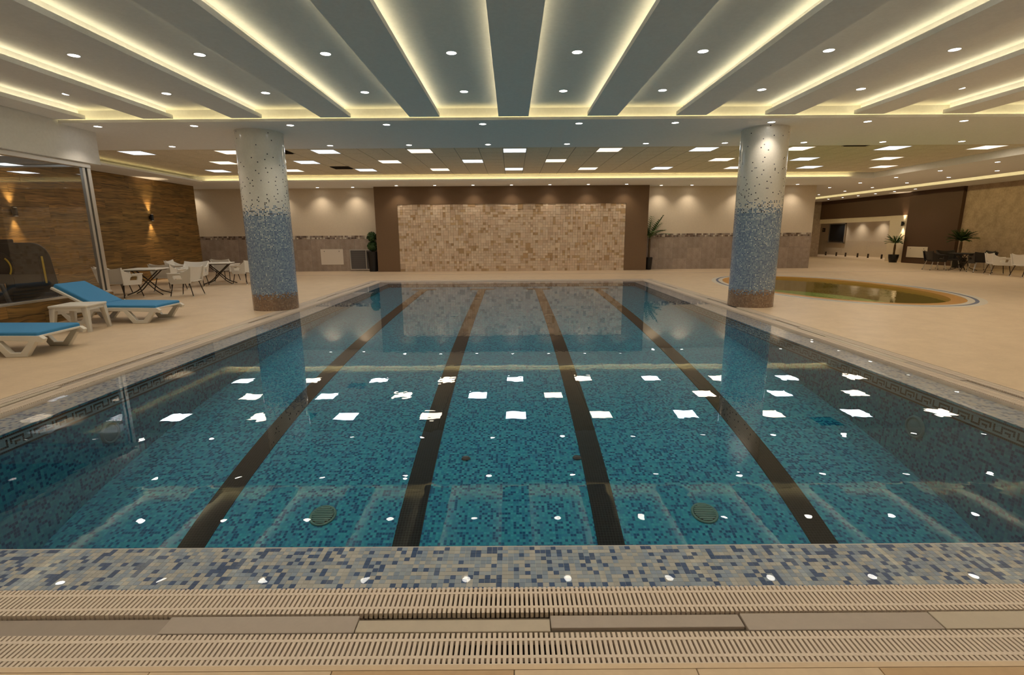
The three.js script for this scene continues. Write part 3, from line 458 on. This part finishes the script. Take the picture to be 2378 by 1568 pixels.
// ------------------------------------------------------------------ gym behind glass
{
  const X = -7.8;
  const low = struct('wall_gym', bx(X - 0.12, X - 0.014, 0, 0.38, -9.75, 3.6), mWoodBack, 'low wooden plank wall under the gym glass', 'wall');
  planks(low, X - 0.014, -9.75, 3.0, 0, 0.38, 0.19, 1.2, 62);
  struct('wall_gym', muv(bx(-8.05, -7.72, 2.76, MAIN + 0.1, -9.85, 3.6)), mWhitePlaster, 'white plaster bulkhead above the gym glass', 'wall');
  struct('wall_gym', muv(bx(-12.1, -8.05, 2.76, SOF, -9.75, -9.55)), mWhitePlaster, 'white plaster bulkhead above the gym end glass', 'wall');
  struct('wall_gym', bx(-12.1, X - 0.12, 0, 0.38, -9.75, -9.6), mWoodBack, 'low dark wall under the gym end glass', 'wall');
  struct('ceiling_gym', bx(-12.2, -8.05, 3.1, 3.25, -9.6, 3.6), M({ color: lin(0.16, 0.13, 0.10), roughness: 0.9 }), 'dark ceiling inside the gym', 'ceiling');
  const fr = thing('glass_partition', 'large clear glass partition in aluminium frame in front of the gym', 'glass wall', [X - 0.07, 0, 0]);
  mesh('sill', rbx(-0.05, 0.075, 0.38, 0.42, -9.72, 3.5, 0.006, 1), mAlu, fr);
  mesh('head_rail', rbx(-0.04, 0.06, 2.68, 2.76, -9.72, 3.5, 0.006, 1), mAlu, fr);
  mesh('corner_post', merge([rbx(-0.05, 0.05, 0.42, 2.68, -9.72, -9.64, 0.006, 1), rbx(-0.03, 0.03, 0.42, 2.68, -9.62, -9.56, 0.006, 1)]), mAlu, fr);
  mesh('pane', bx(-0.006, 0.006, 0.42, 2.68, -9.56, -6.2), mGlass, fr); mesh('pane', bx(-0.006, 0.006, 0.42, 2.68, -6.19, -2.8), mGlass, fr);
  const f2 = thing('glass_partition', 'clear glass end wall of the gym seen through the front glass', 'glass wall', [0, 0, -9.68]);
  mesh('pane', bx(-12.05, X - 0.13, 0.40, 2.72, -0.006, 0.006), mGlass, f2); mesh('head_rail', rbx(-12.05, X - 0.13, 2.70, 2.76, -0.03, 0.03, 0.005, 1), mAlu, f2); mesh('sill', rbx(-12.05, X - 0.13, 0.38, 0.41, -0.03, 0.03, 0.005, 1), mAlu, f2);
  for (const [x, z] of [[-9.6, -7.9], [-11.3, -7.9], [-9.6, -5.2], [-11.3, -5.2]]) {
    const t = thing('gym_light', 'cool white light panel in the gym ceiling, ' + (z < -6 ? 'by the end glass' : 'away from the end glass') + (x < -10 ? ', wooden wall side' : ', pool side'), 'ceiling light', [x, 3.1, z], 0, 'gym ceiling lights');
    mesh('frame', bx(-0.3, 0.3, -0.01, 0.0, -0.3, 0.3), mAlu, t); mesh('diffuser', bx(-0.28, 0.28, -0.014, -0.009, -0.28, 0.28), mPanelCool, t); areaUp(t, 0, -0.017, 0, 0.56, 0.56, COL_COOL, 1.5, -1);
  }
  // exercise machine
  const m = thing('exercise_machine', 'black weight machine with rounded housing and yellow dial behind the glass', 'gym machine', [-8.68, 0, -8.96]); m.rotation.y = 0.75; m.scale.x = 0.74;
  const s = new THREE.Shape(); s.moveTo(-0.35, 0.45); s.lineTo(-0.35, 1.32); s.lineTo(0.18, 1.32); s.quadraticCurveTo(0.44, 1.30, 0.48, 1.05); s.lineTo(0.55, 0.45); s.lineTo(-0.35, 0.45);
  const sh = new THREE.ExtrudeGeometry(s, { depth: 0.26, bevelEnabled: true, bevelSize: 0.02, bevelThickness: 0.02, bevelSegments: 2 }); sh.translate(0, 0, -0.13); mesh('housing', sh, mBlackPlastic, m);
  mesh('recess_panel', rbx(-0.22, 0.28, 0.55, 1.16, 0.13, 0.16, 0.02, 2), M({ color: lin(0.035, 0.028, 0.022), roughness: 0.5 }), m);
  mesh('weight_guide', rbx(0.32, 0.36, 0.62, 1.10, 0.15, 0.175, 0.008, 1), mYellow, m);
  mesh('top_handle', rbx(-0.34, -0.10, 1.32, 1.40, -0.06, 0.06, 0.02, 2), mBlackPlastic, m);
  const cam = new THREE.CylinderGeometry(0.27, 0.27, 0.10, 36); cam.rotateX(Math.PI / 2); cam.translate(-0.42, 0.92, 0.20); mesh('cam_disc', cam, mBlackPlastic, m);
  for (const [a, b] of [[-0.6, 1.5], [2.3, 1.8]]) { const q = new THREE.TorusGeometry(0.20, 0.018, 8, 24, b); q.rotateZ(a); q.translate(-0.42, 0.92, 0.255); mesh('dial_arc', q, mYellow, m); }
  mesh('lever_arm', tube([[-0.42, 1.18, 0.24], [-0.62, 1.20, 0.26], [-0.85, 1.10, 0.26]], 0.045), mBlackPlastic, m);
  mesh('strut', merge([bar([-0.45, 0.70, 0.2], [-0.30, 0.08, 0.2], 0.045), bar([0.45, 0.5, 0.0], [0.50, 0.05, 0.0], 0.05)]), M({ color: lin(0.12, 0.11, 0.10), roughness: 0.4 }), m);
  mesh('base', merge([rbx(-0.75, 0.65, 0.0, 0.10, -0.25, 0.30, 0.02, 1), rbx(-0.3, 0.5, 0.10, 0.46, -0.18, 0.18, 0.02, 1)]), mBlackPlastic, m);
  mesh('seat_pad', rbx(-0.95, -0.6, 0.40, 0.48, -0.15, 0.20, 0.03, 2), mBlackPlastic, m); mesh('seat_post', bar([-0.78, 0.05, 0.02], [-0.78, 0.40, 0.02], 0.035), mDarkMetal, m);
}
// wall sconces
function sconce(x, y, z, label) {
  const t = thing('wall_sconce', label, 'wall lamp', [x, y, z]); t.updateMatrixWorld();
  const b = new THREE.CylinderGeometry(0.05, 0.05, 0.2, 24, 1, true); b.translate(0.08, 0, 0); mesh('body', b, M({ color: lin(0.012, 0.012, 0.014), roughness: 0.35, side: THREE.DoubleSide }), t);
  mesh('bracket', rbx(0, 0.05, -0.05, 0.05, -0.03, 0.03, 0.004, 1), mBlackMetal, t);
  for (const s of [-1, 1]) { const r = new THREE.CylinderGeometry(0.052, 0.052, 0.018, 24, 1, true); r.translate(0.08, s * 0.101, 0); mesh('end_ring', r, mChrome, t); const l = new THREE.CircleGeometry(0.048, 20); l.rotateX(-s * Math.PI / 2); l.translate(0.08, s * 0.085, 0); mesh('lens', l, mSconceGlow, t); spot(t, 0.08, s * 0.112, 0, 3.0, 0.55, 0.6, s, new THREE.Color(1, 0.74, 0.44)); }
  return t;
}
sconce(-12.1, 2.08, -17.15, 'dark up and down wall lamp on the wooden wall behind the white tables');
sconce(-12.1, 2.05, -12.45, 'dark up and down wall lamp on the wooden wall seen through gym glass');
{ const t = sconce(19.2, 1.86, -24.95, 'up and down wall lamp on the jamb beside the dark brown pier'); t.rotation.y = Math.PI; for (const c of t.children) if (c.isSpotLight) c.target.position.set(19.12, c.target.position.y, -24.95); }
// access panels, grille
function accessPanel(pos, turn, w, h, label) { const t = thing('access_panel', label, 'panel', pos, turn); mesh('plate', rbx(-w / 2, w / 2, 0, h, 0, 0.02, 0.004, 1), M({ color: lin(0.72, 0.64, 0.54), roughness: 0.45 }), t); for (const s of [-1, 1]) { const k = new THREE.CylinderGeometry(0.016, 0.016, 0.012, 12); k.rotateX(Math.PI / 2); k.translate(s * w * 0.33, h - 0.09, 0.022); mesh('screw', k, mDarkMetal, t); } }
accessPanel([-7.45, 0.27, -20.976], 0, 0.93, 0.64, 'white access panel on the grey dado of the back wall');
accessPanel([19.04, 0.28, -23.7], -Math.PI / 2, 1.2, 0.5, 'white access panel on the dark brown pier');
{ const t = thing('wall_grille', 'grey metal grille in the dado beside the round topiary', 'grille', [-6.25, 0.05, -20.976]); for (const [a, b, c, d] of [[-0.46, 0.46, 0, 0.04], [-0.46, 0.46, 0.80, 0.84], [-0.46, -0.42, 0.04, 0.80], [0.42, 0.46, 0.04, 0.80], [0.20, 0.23, 0.04, 0.80]]) mesh('frame', bx(a, b, c, d, 0, 0.03), mAlu, t); mesh('mesh_panel', bx(-0.42, 0.42, 0.04, 0.80, 0.002, 0.012), M({ color: lin(0.10, 0.09, 0.085), roughness: 0.5 }), t); for (let k = 0; k < 9; k++) mesh('slat', bx(-0.42, 0.42, 0.075 + k * 0.08, 0.085 + k * 0.08, 0.012, 0.02), M({ color: lin(0.18, 0.165, 0.15), roughness: 0.5 }), t); }

// ------------------------------------------------------------------ furniture
function armchair(label, group, shell, legM) {
  const t = thing('armchair', label, 'chair', [0, 0, 0], 0, group); // faces +z
  const seat = new THREE.BoxGeometry(0.48, 0.025, 0.46, 8, 1, 8); { const p = seat.attributes.position; for (let i = 0; i < p.count; i++) { const x = p.getX(i), z = p.getZ(i); p.setY(i, p.getY(i) + 0.44 - 0.02 * (1 - (x / 0.24) ** 2) + (z > 0.15 ? -(z - 0.15) * 0.25 : 0)); } seat.computeVertexNormals(); } mesh('seat', seat, shell, t);
  const back = new THREE.BoxGeometry(0.50, 0.42, 0.022, 12, 8, 1); { const p = back.attributes.position; for (let i = 0; i < p.count; i++) { const x = p.getX(i), y = p.getY(i) + 0.21, f = 0.92 + 0.24 * y / 0.42; p.setXYZ(i, x * f, y + 0.42 + (y > 0.3 ? -(0.04) * (1 - (x / 0.25) ** 2) * (y - 0.3) / 0.12 : 0), p.getZ(i) - 0.20 - y * 0.22 + 0.5 * x * x * (0.6 + y)); } back.computeVertexNormals(); } mesh('backrest', back, shell, t);
  for (const s of [-1, 1]) {
    const sh = new THREE.Shape(); sh.moveTo(-0.23, 0.38); sh.lineTo(0.20, 0.36); sh.quadraticCurveTo(0.25, 0.50, 0.23, 0.635); sh.lineTo(-0.02, 0.65); sh.quadraticCurveTo(-0.16, 0.68, -0.30, 0.82); sh.lineTo(-0.23, 0.38);
    const h = new THREE.Path(); h.moveTo(-0.08, 0.49); h.lineTo(0.11, 0.48); h.quadraticCurveTo(0.14, 0.54, 0.12, 0.595); h.lineTo(-0.02, 0.60); h.quadraticCurveTo(-0.10, 0.57, -0.08, 0.49); sh.holes.push(h);
    const g = new THREE.ExtrudeGeometry(sh, { depth: 0.022, bevelEnabled: true, bevelSize: 0.005, bevelThickness: 0.005, bevelSegments: 1 }); g.rotateY(-Math.PI / 2); g.translate(s * 0.25 + 0.011, 0, 0); const p = g.attributes.position; for (let i = 0; i < p.count; i++) p.setX(i, p.getX(i) + s * (p.getY(i) - 0.4) * 0.10); g.computeVertexNormals(); mesh('arm', g, shell, t);
    const c = mesh('arm_top', rbx(s * 0.245, s * 0.315, 0.635, 0.66, -0.05, 0.235, 0.01, 2), shell, t);
  }
  for (const sx of [-1, 1]) for (const sz of [-1, 1]) { const l = mesh('leg', bar([sx * 0.25, 0.008, sz * 0.25 - 0.01], [sx * 0.20, 0.43, sz * 0.17], 0.011), legM, t); mesh('foot_cap', bar([sx * 0.252, 0, sz * 0.254 - 0.01], [sx * 0.248, 0.03, sz * 0.248 - 0.01], 0.016), shell, l); }
  t.scale.set(1.06, 0.88, 1.06); return t;
}
function tableThing(label, top, legM, pos, turn) {
  const t = thing('folding_table', label, 'table', pos, turn);
  const g = new RoundedBoxGeometry(0.74, 0.035, 0.74, 4, 0.016); mesh('tabletop', g.translate(0, 0.715, 0), top, t);
  mesh('apron', rbx(-0.34, 0.34, 0.675, 0.70, -0.34, 0.34, 0.008, 1), legM, t);
  for (const s of [-1, 1]) { mesh('leg', tube([[s * 0.30, 0.68, s * 0.1], [0, 0.36, s * 0.1], [-s * 0.22, 0.12, s * 0.1], [-s * 0.42, 0.015, s * 0.18]], 0.016), legM, t); mesh('leg', tube([[s * 0.30, 0.68, -s * 0.1], [0.0, 0.36, -s * 0.1], [-s * 0.20, 0.12, -s * 0.1], [-s * 0.40, 0.015, -s * 0.24]], 0.014), legM, t); }
  mesh('crossbar', bar([-0.02, 0.34, -0.1], [0.02, 0.34, 0.1], 0.012), legM, t); t.scale.set(1, 0.9, 1); return t;
}
{
  tableThing('white topped folding table nearer to the gym glass', mWhitePlastic, mDarkMetal, [-9.2, 0, -12.65], 0.2);
  tableThing('white topped folding table nearer to the beige back wall', mWhitePlastic, mDarkMetal, [-9.0, 0, -15.45], 0.25);
  const c = armchair('white plastic armchair with its back to the pool at the table by the gym', 'white armchairs', mWhitePlastic, mDarkMetal);
  c.position.set(-9.22, 0, -11.85); c.rotation.y = Math.PI - 0.15;
  dup(c, [-10.0, 0, -12.6], 1.25, 'white plastic armchair against the wooden wall side of the table by the gym');
  dup(c, [-7.98, 0, -12.25], -1.95 + 0.3, 'white plastic armchair turned sideways, on the pool side of the table by the gym');
  dup(c, [-9.25, 0, -13.55], 0.15, 'white plastic armchair between the two white tables, facing the table by gym');
  dup(c, [-9.22, 0, -14.6], Math.PI - 0.3, 'white plastic armchair with its back to the gym at the farther white table');
  dup(c, [-10.35, 0, -15.7], 1.3, 'white plastic armchair on the wooden wall side of the farther white table');
  dup(c, [-9.3, 0, -16.4], 0.1, 'white plastic armchair between the farther white table and the back wall');
  dup(c, [-8.2, 0, -15.45], -1.3, 'white plastic armchair on the column side of the farther white table');
  dup(c, [16.5, 0, -17.0], 2.0, 'white plastic armchair against the stucco wall next to the dark chairs');
  dup(c, [16.45, 0, -16.0], 1.75, 'white plastic armchair with its back to the oval pool, by the stucco wall');
  tableThing('dark folding table between the dark armchairs', mBlackPlastic, mDarkMetal, [17.05, 0, -18.95], 0.3);
  const b = armchair('dark brown armchair beside the white access panel of the pier', 'dark armchairs', mBlackPlastic, mAlu);
  b.position.set(16.4, 0, -19.45); b.rotation.y = 1.35;
  dup(b, [16.85, 0, -18.05], 2.75, 'dark brown armchair next to the white armchairs by the stucco wall');
  dup(b, [17.8, 0, -19.1], -1.9, 'dark brown armchair on the far side of the dark table');
  dup(b, [17.3, 0, -19.9], -0.2, 'dark brown armchair between the dark table and the pier');
}
// sun loungers: along +x to the foot, z across
function lounger(label, pos, turn, raised) {
  const t = thing('sun_lounger', label, 'sun lounger', pos, turn, undefined), W = 0.33;
  for (const s of [-1, 1]) {
    const z = s * W;
    const rail = new THREE.Shape(); rail.moveTo(-1.85, 0.20); rail.quadraticCurveTo(-1.2, 0.26, -0.8, 0.25); rail.quadraticCurveTo(-0.3, 0.25, 0.03, 0.21); rail.lineTo(0.05, 0.25); rail.lineTo(0.0, 0.29); rail.quadraticCurveTo(-0.3, 0.30, -0.8, 0.31); rail.lineTo(-1.85, 0.29); rail.lineTo(-1.85, 0.20);
    const rg = new THREE.ExtrudeGeometry(rail, { depth: 0.05, bevelEnabled: true, bevelSize: 0.008, bevelThickness: 0.008, bevelSegments: 2 }); rg.translate(0, 0, z - 0.025); mesh('side_rail', rg, mWhitePlastic, t);
    for (const [a, b, c, d] of [[-0.62, -0.44, -0.22, -0.02], [-1.78, -1.55, -1.36, -1.12]]) { // a splayed foot: top, bottom, bottom, top
      const f = new THREE.Shape(); f.moveTo(a, 0.26); f.lineTo(a + 0.075, 0.26); f.lineTo(b + 0.045, 0.05); f.lineTo(c - 0.045, 0.05); f.lineTo(d - 0.075, 0.26); f.lineTo(d, 0.26); f.lineTo(c + 0.02, 0.0); f.lineTo(b - 0.02, 0.0); f.lineTo(a, 0.26);
      const g = new THREE.ExtrudeGeometry(f, { depth: 0.055, bevelEnabled: true, bevelSize: 0.006, bevelThickness: 0.006, bevelSegments: 1 }); g.translate(0, 0.006, z - 0.0275); mesh('leg', g, mWhitePlastic, t);
    }
  }
  t.scale.set(0.88, 0.86, 1);
  const sl = []; for (let k = 0; k < 9; k++) sl.push(rbx(-1.15 + k * 0.135, -1.08 + k * 0.135, 0.27, 0.30, -W, W, 0.006, 1)); sl.forEach((g) => mesh('slat', g, mWhitePlastic, t));
  const soft = (l, w, h) => new RoundedBoxGeometry(l, h, w, 4, 0.028);
  const cu = soft(1.16, 2 * W + 0.05, 0.085); { const p = cu.attributes.position; for (let i = 0; i < p.count; i++) { const x = p.getX(i); p.setY(i, p.getY(i) - 0.03 * Math.max(0, (x - 0.1) / 0.5) ** 2); } cu.translate(-0.60, 0.335, 0); cu.computeVertexNormals(); }
  const cush = mesh('seat_cushion', cu, mBlue, t);
  const br = new THREE.Group(); br.name = 'backrest'; br.position.set(-1.15, 0.31, 0); br.rotation.z = -raised; t.add(br);
  mesh('back_cushion', soft(0.80, 2 * W - 0.01, 0.08).translate(-0.40, 0.042, 0), mBlue, br);
  for (const s of [-1, 1]) mesh('back_rail', rbx(-0.80, 0.02, -0.035, 0.012, s * W - 0.03, s * W + 0.03, 0.01, 2), mWhitePlastic, br);
  for (let k = 0; k < 5; k++) mesh('slat', rbx(-0.74 + k * 0.155, -0.66 + k * 0.155, -0.02, 0.004, -W, W, 0.005, 1), mWhitePlastic, br);
  return t;
}
lounger('sun lounger with raised back and blue cushion beside the white side table', [-5.97, 0, -8.63], 0.06, 0.54);
lounger('flat sun lounger with blue cushion standing nearer to the deck tiles', [-5.74, 0, -6.25], 0.10, 0.0);
{
  const t = thing('side_table', 'low square white plastic side table between the two sun loungers', 'side table', [-6.75, 0, -7.71], 0.18);
  mesh('top', rbx(-0.26, 0.26, 0.375, 0.41, -0.26, 0.26, 0.012, 2), mWhitePlastic, t);
  for (const [a, b, c, d] of [[-0.24, 0.24, 0.22, 0.245], [-0.24, 0.24, -0.245, -0.22]]) mesh('apron', bx(a, b, 0.33, 0.378, c, d), mWhitePlastic, t);
  for (const s of [-1, 1]) mesh('apron', bx(s * 0.22, s * 0.245, 0.33, 0.378, -0.22, 0.22), mWhitePlastic, t);
  for (const sx of [-1, 1]) for (const sz of [-1, 1]) { const g = new THREE.CylinderGeometry(0.055, 0.032, 0.38, 4); g.rotateY(Math.PI / 4); g.translate(0, 0.19, 0); const p = g.attributes.position; for (let i = 0; i < p.count; i++) { const k = (0.38 - p.getY(i)) * 0.10; p.setX(i, p.getX(i) + sx * (0.21 + k)); p.setZ(i, p.getZ(i) + sz * (0.21 + k)); } g.computeVertexNormals(); mesh('leg', g, mWhitePlastic, t); }
}
// ------------------------------------------------------------------ plants
function leafStrip(path, w) { // a leaf blade with a fold along its middle
  const pos = [], idx = []; path.forEach(([x, y, z], i) => { const f = i / (path.length - 1), k = w * Math.sin(Math.PI * Math.min(0.97, 0.12 + 0.85 * f)), a = path[Math.min(i + 1, path.length - 1)], b = path[Math.max(i - 1, 0)], dx = a[0] - b[0], dz = a[2] - b[2], l = Math.hypot(dx, dz) || 1; pos.push(x - dz / l * k, y + k * 0.25, z + dx / l * k, x, y - k * 0.1, z, x + dz / l * k, y + k * 0.25, z - dx / l * k); if (i) { const q = 3 * i; idx.push(q - 3, q, q + 1, q - 3, q + 1, q - 2, q - 2, q + 1, q + 2, q - 2, q + 2, q - 1); } });
  const g = new THREE.BufferGeometry(); g.setAttribute('position', new THREE.Float32BufferAttribute(pos, 3)); g.setIndex(idx); const q = g.toNonIndexed(); q.computeVertexNormals(); return q;
}
const mLeafD = mLeaf.map((m) => { const q = m.clone(); q.side = THREE.DoubleSide; return q; });
function palm(label, pos, potR, potH, trunkH, frondL, n, seed, up, keep) { // keep: leaves bend aside at a wall
  const t = thing('potted_palm', label, 'plant', pos), r = rng(seed);
  const pot = mesh('pot', lathe([[0, 0], [potR * 0.72, 0], [potR * 0.95, potH * 0.6], [potR, potH], [potR * 0.9, potH], [potR * 0.88, potH * 0.85], [0, potH * 0.85]], 28), mPot, t);
  mesh('soil', new THREE.CircleGeometry(potR * 0.88, 24).rotateX(-Math.PI / 2).translate(0, potH * 0.87, 0), mSoil, t);
  mesh('trunk', lathe([[0.05, potH * 0.8], [0.042, potH + trunkH * 0.3], [0.05, potH + trunkH * 0.6], [0.04, potH + trunkH]], 12), mTrunk, t);
  for (let k = 0; k < n; k++) { // each frond: rib with leaflets
    const a = k * 2.4 + r() * 0.5, e = up + (k / n) * (1.1 - up * 0.3) + r() * 0.15, L = frondL * (0.75 + r() * 0.35), rib = [];
    for (let i = 0; i <= 10; i++) { const f = i / 10, el = 1.35 - e * (0.55 + f * 0.9), p = rib[i - 1] ?? [0, potH + trunkH, 0], st = i ? L / 10 : 0; rib.push([p[0] + Math.cos(a) * Math.cos(el) * st, p[1] + Math.sin(el) * st, p[2] + Math.sin(a) * Math.cos(el) * st]); }
    const parts = [leafStrip(rib, 0.012)];
    for (let i = 2; i <= 10; i++) for (const s of [-1, 1]) { const p = rib[i], q = rib[i - 1], d = [p[0] - q[0], p[1] - q[1], p[2] - q[2]], l = Math.hypot(...d), ll = L * 0.34 * Math.sin(Math.PI * (0.18 + 0.7 * i / 11)), sx = -Math.sin(a) * s, sz = Math.cos(a) * s, path = []; for (let m = 0; m <= 3; m++) { const f = m / 3; path.push([p[0] + (d[0] / l * 0.7 + sx * 0.6) * ll * f, p[1] + (d[1] / l * 0.7) * ll * f - 0.25 * ll * f * f, p[2] + (d[2] / l * 0.7 + sz * 0.6) * ll * f]); } parts.push(leafStrip(path, 0.026)); }
    const g = mergeGeometries(parts); if (keep) { const p = g.attributes.position; for (let i = 0; i < p.count; i++) p.setXYZ(i, Math.min(keep[1] - pos[0], Math.max(keep[0] - pos[0], p.getX(i))), p.getY(i), Math.min(keep[3] - pos[2], Math.max(keep[2] - pos[2], p.getZ(i)))); g.computeVertexNormals(); } mesh('frond', g, mLeafD[k % 3], t);
  }
  return t;
}
palm('small palm with thin trunk in a black pot in front of the opening', [18.8, 0, -24.8], 0.22, 0.38, 0.50, 0.52, 22, 71, 0.12, [10, 19.0, -30, -20]);
palm('bushy palm behind the dark armchairs in front of the stucco wall', [18.3, 0, -20.6], 0.26, 0.42, 0.62, 0.55, 34, 72, 0.05, [10, 19.1, -30, -10]);
palm('tall slender palm half hidden behind the brown frame of the feature wall', [5.66, 0, -20.78], 0.15, 0.5, 0.75, 0.9, 16, 73, 0.12, [5.50, 9, -20.94, -10]);
{
  const t = thing('potted_topiary', 'two-ball topiary in a tall tapered black planter beside the brown frame', 'plant', [-5.68, 0, -20.72]), r = rng(81);
  const g = new THREE.CylinderGeometry(0.27, 0.19, 0.80, 4); g.rotateY(Math.PI / 4); g.translate(0, 0.40, 0); mesh('planter', g, mPot, t);
  mesh('stem', bar([0, 0.78, 0], [0, 1.40, 0], 0.018), mTrunk, t);
  for (const [y, rad] of [[1.02, 0.20], [1.40, 0.19]]) { const list = []; for (let k = 0; k < 420; k++) { const u = 2 * r() - 1, a = r() * 6.283, q = Math.sqrt(1 - u * u), n = new THREE.Vector3(q * Math.cos(a), u, q * Math.sin(a)), leaf = new THREE.PlaneGeometry(0.05, 0.035); leaf.lookAt(n.clone().add(new THREE.Vector3(r() - 0.5, r() - 0.5, r() - 0.5).multiplyScalar(1.4))); leaf.translate(n.x * rad * (0.86 + r() * 0.2), y + n.y * rad * (0.86 + r() * 0.2), n.z * rad * (0.86 + r() * 0.2)); list.push(leaf); } const core = new THREE.IcosahedronGeometry(rad * 0.86, 3); core.translate(0, y, 0); const f = mesh('foliage_ball', core, mLeaf[1], t); const m = mesh('leaves', merge(list), mLeafD[1], f); m.userData.kind = 'stuff'; }
}

renderer.render(scene, camera);
